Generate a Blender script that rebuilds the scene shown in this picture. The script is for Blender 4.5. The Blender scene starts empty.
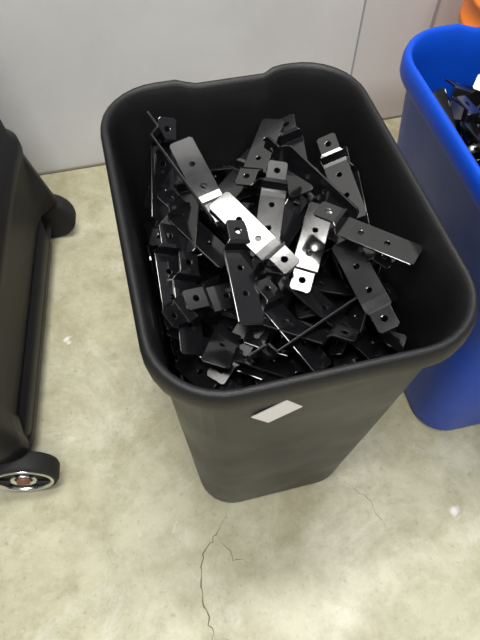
import bpy, bmesh, random
from math import *
from mathutils import Vector, Matrix, Euler
random.seed(11)
S=bpy.context.scene
S.view_settings.view_transform='Standard'
COL=bpy.context.collection
# ---------------------------------------------------------------- camera
cam=bpy.data.objects.new('camera',bpy.data.cameras.new('camera'));COL.objects.link(cam)
cam.location=(-0.1321,-0.3755,0.8949);cam.rotation_euler=(0.5646,-0.0132,-0.2464)
cam.data.sensor_fit='VERTICAL';cam.data.sensor_height=32;cam.data.lens=29.4;cam.data.clip_start=.01
S.camera=cam
# ---------------------------------------------------------------- materials
def new(n):
    m=bpy.data.materials.new(n);m.use_nodes=True;return m,m.node_tree,m.node_tree.nodes['Principled BSDF']
def simple(n,c,rough=.5,metal=0,bump=0,bscale=200,coat=0,spec=.5,var=0):
    m,t,b=new(n);b.inputs['Base Color'].default_value=(*c,1);b.inputs['Roughness'].default_value=rough
    b.inputs['Metallic'].default_value=metal;b.inputs['Coat Weight'].default_value=coat;b.inputs['Coat Roughness'].default_value=.06
    b.inputs['Specular IOR Level'].default_value=spec
    tc=t.nodes.new('ShaderNodeTexCoord')
    if bump:
        no=t.nodes.new('ShaderNodeTexNoise');no.inputs['Scale'].default_value=bscale;no.inputs['Detail'].default_value=3
        t.links.new(tc.outputs['Object'],no.inputs['Vector'])
        bp=t.nodes.new('ShaderNodeBump');bp.inputs['Strength'].default_value=bump;bp.inputs['Distance'].default_value=.001
        t.links.new(no.outputs['Fac'],bp.inputs['Height']);t.links.new(bp.outputs['Normal'],b.inputs['Normal'])
    if var:
        n2=t.nodes.new('ShaderNodeTexNoise');n2.inputs['Scale'].default_value=14;n2.inputs['Detail'].default_value=6
        t.links.new(tc.outputs['Object'],n2.inputs['Vector'])
        mr=t.nodes.new('ShaderNodeMapRange');mr.inputs[1].default_value=.3;mr.inputs[2].default_value=.7
        mr.inputs[3].default_value=max(.02,rough-var);mr.inputs[4].default_value=rough+var
        t.links.new(n2.outputs['Fac'],mr.inputs[0]);t.links.new(mr.outputs[0],b.inputs['Roughness'])
    return m
M_bin=simple('black_textured_plastic',(.009,.009,.010),.4,bump=.5,bscale=900,var=.06,spec=.36)
M_blue=simple('blue_plastic',(.002,.060,.50),.4,bump=.3,bscale=700,var=.05,spec=.22)
M_metal=simple('black_powder_coat',(.005,.005,.006),.16,bump=.07,bscale=45,coat=.55,spec=.6,var=.06)
M_case=simple('case_black_plastic',(.005,.005,.007),.45,bump=.2,bscale=500,spec=.2)
M_rub=simple('rubber',(.014,.014,.014),.7,bump=.2,bscale=400,spec=.3)
M_chrome=simple('chrome',(.7,.7,.7),.2,metal=1)
M_red=simple('hub_orange',(.20,.08,.05),.5,bump=.1)
M_orange=simple('orange_plastic',(.9,.22,.02),.4,bump=.1)
M_label=simple('paper_label',(.92,.89,.90),.6,bump=.1)
M_crack=simple('crack_dark',(.16,.14,.10),.9,bump=.3)
# concrete
M_floor,t,b=new('concrete')
N=t.nodes;L=t.links
tc=N.new('ShaderNodeTexCoord')
def noise(sc,det=6,rough=.6,dist=0):
    n=N.new('ShaderNodeTexNoise');n.inputs['Scale'].default_value=sc;n.inputs['Detail'].default_value=det;n.inputs['Roughness'].default_value=rough;n.inputs['Distortion'].default_value=dist
    L.new(tc.outputs['Object'],n.inputs['Vector']);return n
def ramp(src,stops):
    r=N.new('ShaderNodeValToRGB');e=r.color_ramp.elements
    e[0].position=stops[0][0];e[0].color=(*stops[0][1],1);e[1].position=stops[-1][0];e[1].color=(*stops[-1][1],1)
    for p,c in stops[1:-1]:
        x=e.new(p);x.color=(*c,1)
    L.new(src,r.inputs[0]);return r
def mix(fac,a,c,mode='MIX'):
    m=N.new('ShaderNodeMix');m.data_type='RGBA';m.blend_type=mode
    if isinstance(fac,float): m.inputs[0].default_value=fac
    else: L.new(fac,m.inputs[0])
    L.new(a,m.inputs[6])
    if isinstance(c,tuple): m.inputs[7].default_value=(*c,1)
    else: L.new(c,m.inputs[7])
    return m.outputs[2]
def scaled(src,k):
    s=N.new('ShaderNodeMath');s.operation='MULTIPLY';s.inputs[1].default_value=k;L.new(src,s.inputs[0]);return s.outputs[0]
base=ramp(noise(2.6,8,.6,.5).outputs['Fac'],[(.3,(.33,.31,.195)),(.46,(.44,.42,.29)),(.6,(.54,.525,.395)),(.75,(.62,.61,.50))])
mott=ramp(noise(18,9,.72,.2).outputs['Fac'],[(.32,(.68,.66,.59)),(.58,(1,1,1)),(.7,(1.0,1.0,1.0))])
c1=mix(.9,base.outputs[0],mott.outputs[0],'MULTIPLY')
stain=ramp(noise(4.5,10,.72,.7).outputs['Fac'],[(.50,(0,0,0)),(.66,(1,1,1))])
c2=mix(scaled(stain.outputs[0],.75),c1,(.29,.26,.15))
bl=ramp(noise(9.5,10,.8,.5).outputs['Fac'],[(.54,(0,0,0)),(.68,(1,1,1))])
c2=mix(scaled(bl.outputs[0],.4),c2,(.66,.65,.58))
smear=ramp(noise(34,8,.75,.9).outputs['Fac'],[(.60,(0,0,0)),(.70,(1,1,1))])
c2=mix(scaled(smear.outputs[0],.35),c2,(.25,.21,.12))
sp=ramp(noise(120,4,.6).outputs['Fac'],[(.28,(.6,.57,.5)),(.40,(1,1,1))])
c3=mix(.6,c2,sp.outputs[0],'MULTIPLY')
wsp=ramp(noise(16,3,.5,.4).outputs['Fac'],[(.70,(0,0,0)),(.75,(1,1,1))])
c4=mix(wsp.outputs[0],c3,(.70,.69,.65))
L.new(c4,b.inputs['Base Color'])
rr_=ramp(noise(8).outputs['Fac'],[(.3,(.32,.32,.32)),(.7,(.6,.6,.6))]);L.new(rr_.outputs[0],b.inputs['Roughness'])
bp=N.new('ShaderNodeBump');bp.inputs['Strength'].default_value=.25;bp.inputs['Distance'].default_value=.002
L.new(noise(60,8,.7).outputs['Fac'],bp.inputs['Height']);L.new(bp.outputs['Normal'],b.inputs['Normal'])
# wall paint
M_wall,t,b=new('wall_paint');N=t.nodes;L=t.links
tc=N.new('ShaderNodeTexCoord')
wr=ramp(noise(5,7,.65,.3).outputs['Fac'],[(.3,(.58,.58,.59)),(.7,(.66,.66,.665))])
dirt=ramp(noise(38,6,.8).outputs['Fac'],[(.27,(.72,.70,.66)),(.36,(1,1,1))])
L.new(mix(.8,wr.outputs[0],dirt.outputs[0],'MULTIPLY'),b.inputs['Base Color']);b.inputs['Roughness'].default_value=.45
M_wall2=simple('seam_grey',(.33,.33,.34),.6,bump=.1)
M_panel=simple('panel_grey',(.58,.58,.585),.5,bump=.2,bscale=120)
# ---------------------------------------------------------------- helpers
def link(me,name,mat=None,parent=None,smooth=True):
    o=bpy.data.objects.new(name,me);COL.objects.link(o)
    if mat: me.materials.append(mat)
    if smooth:
        for p in me.polygons:p.use_smooth=True
    if parent:o.parent=parent
    return o
def rr(w,l,r,z,n=8,e=14,f=None,cx0=0,cy0=0):
    pts=[];A=[(w/2-r,l/2-r,0),(-w/2+r,l/2-r,90),(-w/2+r,-l/2+r,180),(w/2-r,-l/2+r,270)]
    for k,(cx,cy,a0) in enumerate(A):
        for i in range(n+1):
            a=radians(a0+90*i/n);pts.append(Vector((cx0+cx+r*cos(a),cy0+cy+r*sin(a),z)))
        nx=A[(k+1)%4];a=radians(a0+90);p0=pts[-1];p1=Vector((cx0+nx[0]+r*cos(a),cy0+nx[1]+r*sin(a),z))
        for i in range(1,e): pts.append(p0.lerp(p1,i/e))
    if f: pts=[f(p) for p in pts]
    return pts
def loft(rings,cap0=True,cap1=True):
    bm=bmesh.new();vs=[[bm.verts.new(p) for p in r] for r in rings];n=len(vs[0])
    for a,b in zip(vs,vs[1:]):
        for i in range(n): bm.faces.new((a[i],a[(i+1)%n],b[(i+1)%n],b[i]))
    if cap0:bm.faces.new(vs[0][::-1])
    if cap1:bm.faces.new(vs[-1])
    bmesh.ops.recalc_face_normals(bm,faces=bm.faces)
    me=bpy.data.meshes.new('m');bm.to_mesh(me);bm.free();return me
def box(name,x0,x1,y0,y1,z0,z1,mat,parent=None,bev=0):
    bm=bmesh.new();bmesh.ops.create_cube(bm,size=1)
    for v in bm.verts:v.co=Vector(((x0+x1)/2+v.co.x*(x1-x0),(y0+y1)/2+v.co.y*(y1-y0),(z0+z1)/2+v.co.z*(z1-z0)))
    if bev:bmesh.ops.bevel(bm,geom=bm.edges[:],offset=bev,segments=3,affect='EDGES')
    me=bpy.data.meshes.new(name);bm.to_mesh(me);bm.free();return link(me,name,mat,parent,False)
# ---------------------------------------------------------------- room
WY=.628
box('floor',-3,3,-3,.66,-.05,0,M_floor)
box('wall_back',-3,3,WY,.75,0,2.8,M_wall)
fl=bpy.data.objects['floor'];wb=bpy.data.objects['wall_back']
box('wall_panel',.372,.522,WY-.003,WY+.003,0.004,2.8,M_panel,wb)
box('seam_1',.522,.528,WY-.005,WY+.003,0.004,2.8,M_wall2,wb)
box('seam_2',.3695,.372,WY-.0035,WY+.003,0.004,2.8,M_wall2,wb)
box('wall_floor_joint',-3,3,WY-.005,WY+.003,0,.003,M_crack,wb)
def crack(pts,w,name):
    bm=bmesh.new();P=[]
    for a,b_ in zip(pts,pts[1:]):
        a=Vector(a);b_=Vector(b_);k=max(2,int((b_-a).length/.006))
        for i in range(k):
            P.append(a.lerp(b_,i/k)+Vector((random.uniform(-1,1),random.uniform(-1,1)))*.0025)
    prev=None
    for i,p in enumerate(P):
        d=(P[min(i+1,len(P)-1)]-P[max(i-1,0)]).normalized();n=Vector((-d.y,d.x));ww=w*random.uniform(.3,1)*(1 if 2<i<len(P)-3 else .3)
        c=(bm.verts.new((p.x+n.x*ww,p.y+n.y*ww,.0004)),bm.verts.new((p.x-n.x*ww,p.y-n.y*ww,.0004)))
        if prev:bm.faces.new((prev[0],prev[1],c[1],c[0]))
        prev=c
    bmesh.ops.recalc_face_normals(bm,faces=bm.faces)
    me=bpy.data.meshes.new(name);bm.to_mesh(me);bm.free();link(me,name,M_crack,fl,False)
crack([(-.085,-.155),(-.105,-.18),(-.13,-.20),(-.145,-.25),(-.14,-.31),(-.165,-.35),(-.17,-.42)],.0011,'crack_1')
crack([(-.105,-.18),(-.09,-.22),(-.06,-.235)],.0006,'crack_2')
crack([(.10,-.15),(.13,-.19),(.14,-.24)],.0005,'crack_3')
crack([(-.14,-.31),(-.10,-.33),(-.07,-.37),(-.05,-.43)],.0005,'crack_4')
# ---------------------------------------------------------------- bins
def make_bin(name,mat,loc,rot,nb=0):
    def dip(p):
        if p.y>.12:
            s=max(0,min(1,(.056-abs(p.x-.004))/.014));s=s*s*(3-2*s)
            p=Vector((p.x,p.y-.004*s,p.z-.005*s))
        return p
    d=dip
    R=[rr(.195-nb,.265,.04,.0),rr(.213-nb,.283,.046,.001),rr(.221-nb,.29,.05,.008),
       rr(.247-nb/2,.332,.054,.25),rr(.270,.367,.060,.458,f=d),
       rr(.279,.376,.063,.4595,f=d),rr(.287,.385,.066,.461,f=d),rr(.2915,.3895,.067,.466,f=d),rr(.293,.391,.068,.474,f=d),
       rr(.2925,.3905,.068,.482,f=d),rr(.289,.387,.066,.488,f=d),rr(.284,.382,.064,.4905,f=d),rr(.278,.376,.062,.490,f=d),rr(.273,.371,.06,.486,f=d),
       rr(.269,.367,.059,.478,f=d),rr(.2655,.3625,.058,.468,f=d),rr(.264,.3605,.058,.456,f=d),rr(.241-nb/2,.326,.051,.25),rr(.214-nb,.283,.045,.012),rr(.2-nb,.27,.04,.006)]
    o=link(loft(R),name,mat);o.location=loc;o.rotation_euler[2]=rot;return o
tb=make_bin('trash_bin',M_bin,(-.002,0,0),0)
rb=make_bin('recycling_bin',M_blue,(.348,.028,0),radians(-1),.024)
def decal(name,x,z,w,h,rot,mat):
    hw=.166+(z-.25)*(.1835-.166)/.208
    o=box(name,-w/2,w/2,-.0004,.0004,-h/2,h/2,mat,tb);o.location=(x,-hw-.0008,z);o.rotation_euler=Euler((radians(4.8),rot,0));return o
decal('paper_label',-.040,.409,.037,.034,radians(-32),M_label)
# ---------------------------------------------------------------- bracket mesh
def bracket(long=.086,name='br'):
    mm=.001;bm=bmesh.new()
    def edgepts(w): return [(-w/2+w*i/4) for i in range(5)]
    secs=[]
    secs+= [(0,2.5,17,22,0),(2.5,22,22,22,3.2),(22,26,22,28,0),(26,34,28,28,0)]
    x=34;Lp=long*1000
    a=(Lp-44)/2
    secs+= [(x,x+a-8,28,28,0),(x+a-8,x+a+12,28,28,2.8),(x+a+12,x+a+20,28,28,0),(x+a+20,x+a+40,28,28,2.8),(x+a+40,x+Lp-3,28,28,0),(x+Lp-3,x+Lp,28,22,0)]
    for x0,x1,w0,w1,hr in secs:
        A=[bm.verts.new((x0,y,0)) for y in edgepts(w0)];B=[bm.verts.new((x1,y,0)) for y in edgepts(w1)]
        if not hr:
            for i in range(4):bm.faces.new((A[i],B[i],B[i+1],A[i+1]))
        else:
            top=[bm.verts.new((x0+(x1-x0)*i/4,w0/2,0)) for i in (1,2,3)];bot=[bm.verts.new((x0+(x1-x0)*i/4,-w0/2,0)) for i in (3,2,1)]
            per=A+top+B[::-1]+bot;c=Vector(((x0+x1)/2,0,0))
            cir=[bm.verts.new(c+(v.co-c).normalized()*hr) for v in per];n=len(per)
            for i in range(n):bm.faces.new((per[i],cir[i],cir[(i+1)%n],per[(i+1)%n]))
    bmesh.ops.remove_doubles(bm,verts=bm.verts,dist=.01)
    for v in bm.verts:
        x,y=v.co.x,v.co.y
        if x<=23: z=11;X=x
        elif x<27: z=10 ;X=x-1
        else: z=0;X=x-6
        v.co=Vector(((X-(34+Lp-6)/2)*mm,y*mm,(z-3)*mm))
    bmesh.ops.recalc_face_normals(bm,faces=bm.faces)
    me=bpy.data.meshes.new(name);bm.to_mesh(me);bm.free()
    o=link(me,name,M_metal,None,False)
    s=o.modifiers.new('s','SOLIDIFY');s.thickness=.0026;s.offset=0
    bv=o.modifiers.new('b','BEVEL');bv.width=.0006;bv.segments=2;bv.limit_method='ANGLE';bv.angle_limit=radians(35)
    dg=bpy.context.evaluated_depsgraph_get();m2=bpy.data.meshes.new_from_object(o.evaluated_get(dg))
    bpy.data.objects.remove(o);return m2
BA=bracket(.080,'bracket_short');BB=bracket(.115,'bracket_long')
# ---------------------------------------------------------------- settle a pile by rigid body simulation
bpy.ops.rigidbody.world_add();rw=S.rigidbody_world
rw.substeps_per_frame=8;rw.solver_iterations=12
S.frame_start=1;S.frame_end=200;rw.point_cache.frame_end=200
tmp=[]
def passive(o):
    bpy.context.view_layer.objects.active=o;bpy.ops.rigidbody.object_add();o.rigid_body.type='PASSIVE';o.rigid_body.collision_shape='BOX';o.rigid_body.friction=.5;o.rigid_body.collision_margin=.001;tmp.append(o)
o=box('t',-.3,.3,-.3,.3,-.05,.05,M_bin);o.location=(0,0,.225);passive(o)
for sx,sy,half0,half1 in [(1,0,.105,.128),(-1,0,.105,.128),(0,1,.140,.177),(0,-1,.140,.177)]:
    tilt=atan2(half1-half0,.46);o=box('t',-.06,.06,-.4,.4,-1.6,1.6,M_bin)
    ang=atan2(sy,sx);M3=Matrix.Rotation(ang,3,'Z')@Matrix.Rotation(tilt,3,'Y');o.rotation_euler=M3.to_euler()
    nrm=M3@Vector((1,0,0))
    o.location=Vector((sx*(half0+half1)/2,sy*(half0+half1)/2,.235))+nrm*.06;passive(o)
for sx in (1,-1):
    for sy in (1,-1):
        ang=atan2(sy,sx);p=Vector((cos(ang),sin(ang),0));c=Vector((.099*sx,.14*sy,.3))
        o=box('t',-.04,.04,-.1,.1,-1.5,1.5,M_bin);o.rotation_euler=(0,0,ang);o.location=c+p*(.04+.006);passive(o)
acts=[]
NB=145
for i in range(NB):
    me=BB if random.random()<.45 else BA
    o=bpy.data.objects.new('a',me);COL.objects.link(o)
    lay=i//4
    q=i%4
    o.location=((-.05 if q%2 else .05)+random.uniform(-.01,.01),(-.08 if q//2 else .08)+random.uniform(-.02,.02),.36+lay*.065)
    o.rotation_euler=(random.uniform(-1.4,1.4),random.uniform(-1.2,1.2),random.uniform(0,6.28))
    bpy.context.view_layer.objects.active=o;bpy.ops.rigidbody.object_add()
    o.rigid_body.collision_shape='CONVEX_HULL';o.rigid_body.mass=.1;o.rigid_body.friction=.6;o.rigid_body.collision_margin=.0008;o.rigid_body.use_margin=True
    acts.append(o)
for f in range(1,81): S.frame_set(f)
dg=bpy.context.evaluated_depsgraph_get()
mats=[(o.data,o.evaluated_get(dg).matrix_world.copy()) for o in acts]
for o in acts+tmp: bpy.data.objects.remove(o)
bpy.ops.rigidbody.world_remove()
S.frame_set(1)
def inside(me,m):
    top=0
    for v in list(me.vertices)[::5]:
        c=m@v.co;k=max(0,min(1,c.z/.465))
        if abs(c.x)>.107+.0235*k-.001 or abs(c.y)>.1415+.038*k-.001 or c.z<.1: return False
        top=max(top,c.z)
    t_=m.translation
    if t_.y<-.10 and t_.x<-.02 and top>.40: return False
    if t_.y<-.12 and top>.415: return False
    return top<.462
def pile(name,items):
    bm=bmesh.new()
    for me,m in items:
        n=len(bm.verts);bm.from_mesh(me);bm.verts.ensure_lookup_table()
        for v in bm.verts[n:]: v.co=m@v.co
    me=bpy.data.meshes.new(name);bm.to_mesh(me);bm.free();o=link(me,name,M_metal,None,False);return o
n0=len(mats)
mats=[(d,m) for d,m in mats if inside(d,m)]
# individually placed brackets lying on top: tab end, plate end (mm), normal hint
def hero(a,b,n,me):
    a=Vector(a)*.001;b=Vector(b)*.001;x=(b-a).normalized();n=Vector(n).normalized()
    z=(n-x*n.dot(x)).normalized();y=z.cross(x)
    m=Matrix((( x.x,y.x,z.x,0),(x.y,y.y,z.y,0),(x.z,y.z,z.z,0),(0,0,0,1)))
    m.translation=(a+b)/2;return (me,m)
G=(-.055,-.31,1)
Hh=[((-36,14,442),(-41,-90,418),(.35,.0,1),BA),((9,-49,432),(-45,40,457),G,BA),((-42,20,434),(-68,130,466),G,BA),
((-10,66,430),(50,162,446),(-.35,-.1,1),BA),((48,-3,455),(122,-80,462),(.0,.0,1),BA),((87,-130,412),(71,-21,432),(-.45,.0,1),BA),
((38,120,440),(84,-3,440),(-1,-.3,.25),BB),((99,111,440),(97,10,425),(-.45,-.1,1),BA),((-104,36,430),(-110,-66,400),(.6,.1,1),BA),
((-80,150,466),(-98,80,405),(.4,-.9,.6),BA),((-106,160,482),(-45,8,440),(.9,.3,.35),BB),((-90,4,412),(-100,-88,390),(.6,.1,1),BA),
((16,-58,410),(64,24,432),G,BA),((108,-66,435),(72,20,412),(-.5,.1,1),BA),((-95,75,428),(-48,-10,420),(.2,.1,1),BA),
((-30,-115,400),(54,-80,402),(.2,1,.4),BB),((66,158,438),(49,50,430),(-.5,.1,1),BA),((114,100,430),(104,0,400),(-.7,-.2,.8),BA),
((-22,-49,410),(17,-135,393),(.3,.2,1),BA),((-60,110,435),(-90,10,420),(-.4,.2,1),BA),((30,80,440),(-5,-5,418),(-.02,-.28,1),BA),
((-75,-110,375),(-20,-60,400),(.4,.3,1),BA),((20,130,415),(-50,60,420),(.1,.2,1),BA),((40,-130,392),(95,-50,410),(-.3,.8,.6),BA)]
heroes=[hero(*h) for h in Hh]
pb=pile('metal_bracket_pile',mats+heroes)
p2=pile('metal_bracket_pile.001',[(d,Matrix.Translation((0,0,.040))@m) for d,m in mats+heroes if m.translation.z<.445])
p2.location=(.348,.028,.0);p2.rotation_euler[2]=pi-radians(1)
# ---------------------------------------------------------------- rolling case
case=bpy.data.objects.new('rolling_tool_case',None);COL.objects.link(case)
case.location=(-.3175,.2055,0);case.rotation_euler[2]=-atan2(.075,.51)
def flare(p):
    if p.x>-.1:
        s=max(0,min(1,(abs(p.y)-.19)/.05));s=s*s*(3-2*s)
        k=max(0,1-(p.z-.08)/.14) if p.z>.08 else 1
        p=Vector((p.x+.034*s*k,p.y,p.z))
    return p
R=[]
for z,xr,hw in [(.098,-.012,.255),(.102,-.006,.261),(.13,-.010,.266),(.20,-.014,.272),(.212,-.010,.277),(.230,-.010,.277),(.242,-.02,.272),(.40,-.036,.264),(.43,-.05,.252),(.44,-.07,.232)]:
    R.append(rr(xr+.34,2*hw,.04,z,cx0=(xr-.34)/2,cy0=.010,f=flare))
link(loft(R),'body',M_case,case)
link(loft([rr(.30,.40,.03,.03,cx0=-.165),rr(.335,.43,.03,.036,cx0=-.167),rr(.335,.435,.03,.10,cx0=-.170)]),'chassis',M_case,case)
lid=[rr(.29,.46,.05,.438,cx0=-.19),rr(.30,.47,.05,.45,cx0=-.19),rr(.29,.46,.05,.48,cx0=-.19),rr(.25,.42,.05,.49,cx0=-.19)]
link(loft(lid),'lid',M_case,case)
def revolve_y(prof,name,mat,cy,cx,cz,seg=40,a0=0,a1=2*pi,parent=case):
    bm=bmesh.new();rings=[];full=abs(a1-a0-2*pi)<1e-6;n=seg if full else seg+1
    for i in range(n):
        a=a0+(a1-a0)*i/seg;rings.append([bm.verts.new((cx+r*cos(a),cy+y,cz+r*sin(a))) for r,y in prof])
    for i in range(seg):
        A=rings[i];B=rings[(i+1)%n]
        for j in range(len(prof)-1): bm.faces.new((A[j],A[j+1],B[j+1],B[j]))
    bmesh.ops.remove_doubles(bm,verts=bm.verts,dist=1e-5)
    bmesh.ops.recalc_face_normals(bm,faces=bm.faces)
    me=bpy.data.meshes.new(name);bm.to_mesh(me);bm.free();return link(me,name,mat,parent)
for k,s in enumerate((-1,1)):
    yc=-.246 if s<0 else .250;cx=-.006
    revolve_y([(.0001,-.014*s),(.040,-.014*s),(.047,-.013*s),(.049,-.009*s),(.049,.010*s),(.047,.015*s),(.042,.016*s),(.040,.012*s)],f'tyre_{k+1}',M_rub,yc,cx,.049)
    revolve_y([(.042,.012*s),(.042,.0172*s),(.040,.018*s),(.037,.0165*s),(.037,.012*s)],f'rim_ring_{k+1}',M_chrome,yc,cx,.049)
    revolve_y([(.038,.012*s),(.014,.0135*s),(.0001,.0135*s)],f'hub_disc_{k+1}',M_rub,yc,cx,.049)
    revolve_y([(.019,.013*s),(.019,.0155*s),(.017,.016*s),(.013,.0135*s)],f'hub_ring_{k+1}',M_chrome,yc,cx,.049)
    revolve_y([(.010,.013*s),(.009,.019*s),(.0001,.020*s)],f'hub_cap_{k+1}',M_red,yc,cx,.049)
    for j in range(6):
        a=j*2*pi/6+.3
        o=box(f'spoke_{k+1}_{j+1}',.016,.038,-.002,.002,-.003,.003,M_case,case,.001);o.location=(cx,yc+s*.014,.049);o.rotation_euler=(0,a,0)
box('axle',-.010,.0,-.25,.25,.044,.054,M_rub,case,.003)
box('foot_1',-.33,-.29,-.2,-.15,0,.04,M_rub,case,.004);box('foot_2',-.33,-.29,.15,.2,0,.04,M_rub,case,.004)
# ---------------------------------------------------------------- orange bucket
def circ(r,z,n=48): return [Vector((r*cos(2*pi*i/n),r*sin(2*pi*i/n),z)) for i in range(n)]
ob=link(loft([circ(.112,0),circ(.114,.004),circ(.126,.30),(circ(.132,.302)),circ(.132,.318),circ(.128,.32),circ(.129,.352),circ(.133,.355),circ(.133,.365),circ(.125,.365),circ(.122,.30),circ(.11,.01)]),'orange_bucket',M_orange)
ob.location=(.62,.455,0)
# ---------------------------------------------------------------- light
w=bpy.data.worlds.new('world');S.world=w;w.use_nodes=True
w.node_tree.nodes['Background'].inputs[0].default_value=(.93,.96,1,1);w.node_tree.nodes['Background'].inputs[1].default_value=.27
def area(name,loc,rot,sx,sy,e,col=(1,.985,.94)):
    l=bpy.data.lights.new(name,'AREA');l.shape='RECTANGLE';l.size=sx;l.size_y=sy;l.energy=e;l.color=col
    o=bpy.data.objects.new(name,l);COL.objects.link(o);o.location=loc;o.rotation_euler=rot;return o
area('ceiling_light',(-.5,-.5,2.7),(0,0,0),1.2,.3,34)
area('ceiling_light.001',(.2,.2,2.7),(0,0,0),1.2,.3,42)
area('added_front_fill',(-.2,-2.0,2.7),(radians(25),0,0),1.2,.3,45)  # added fill from the camera side, brightens the paper label and bin front
print('kept',len(mats),'of',n0)
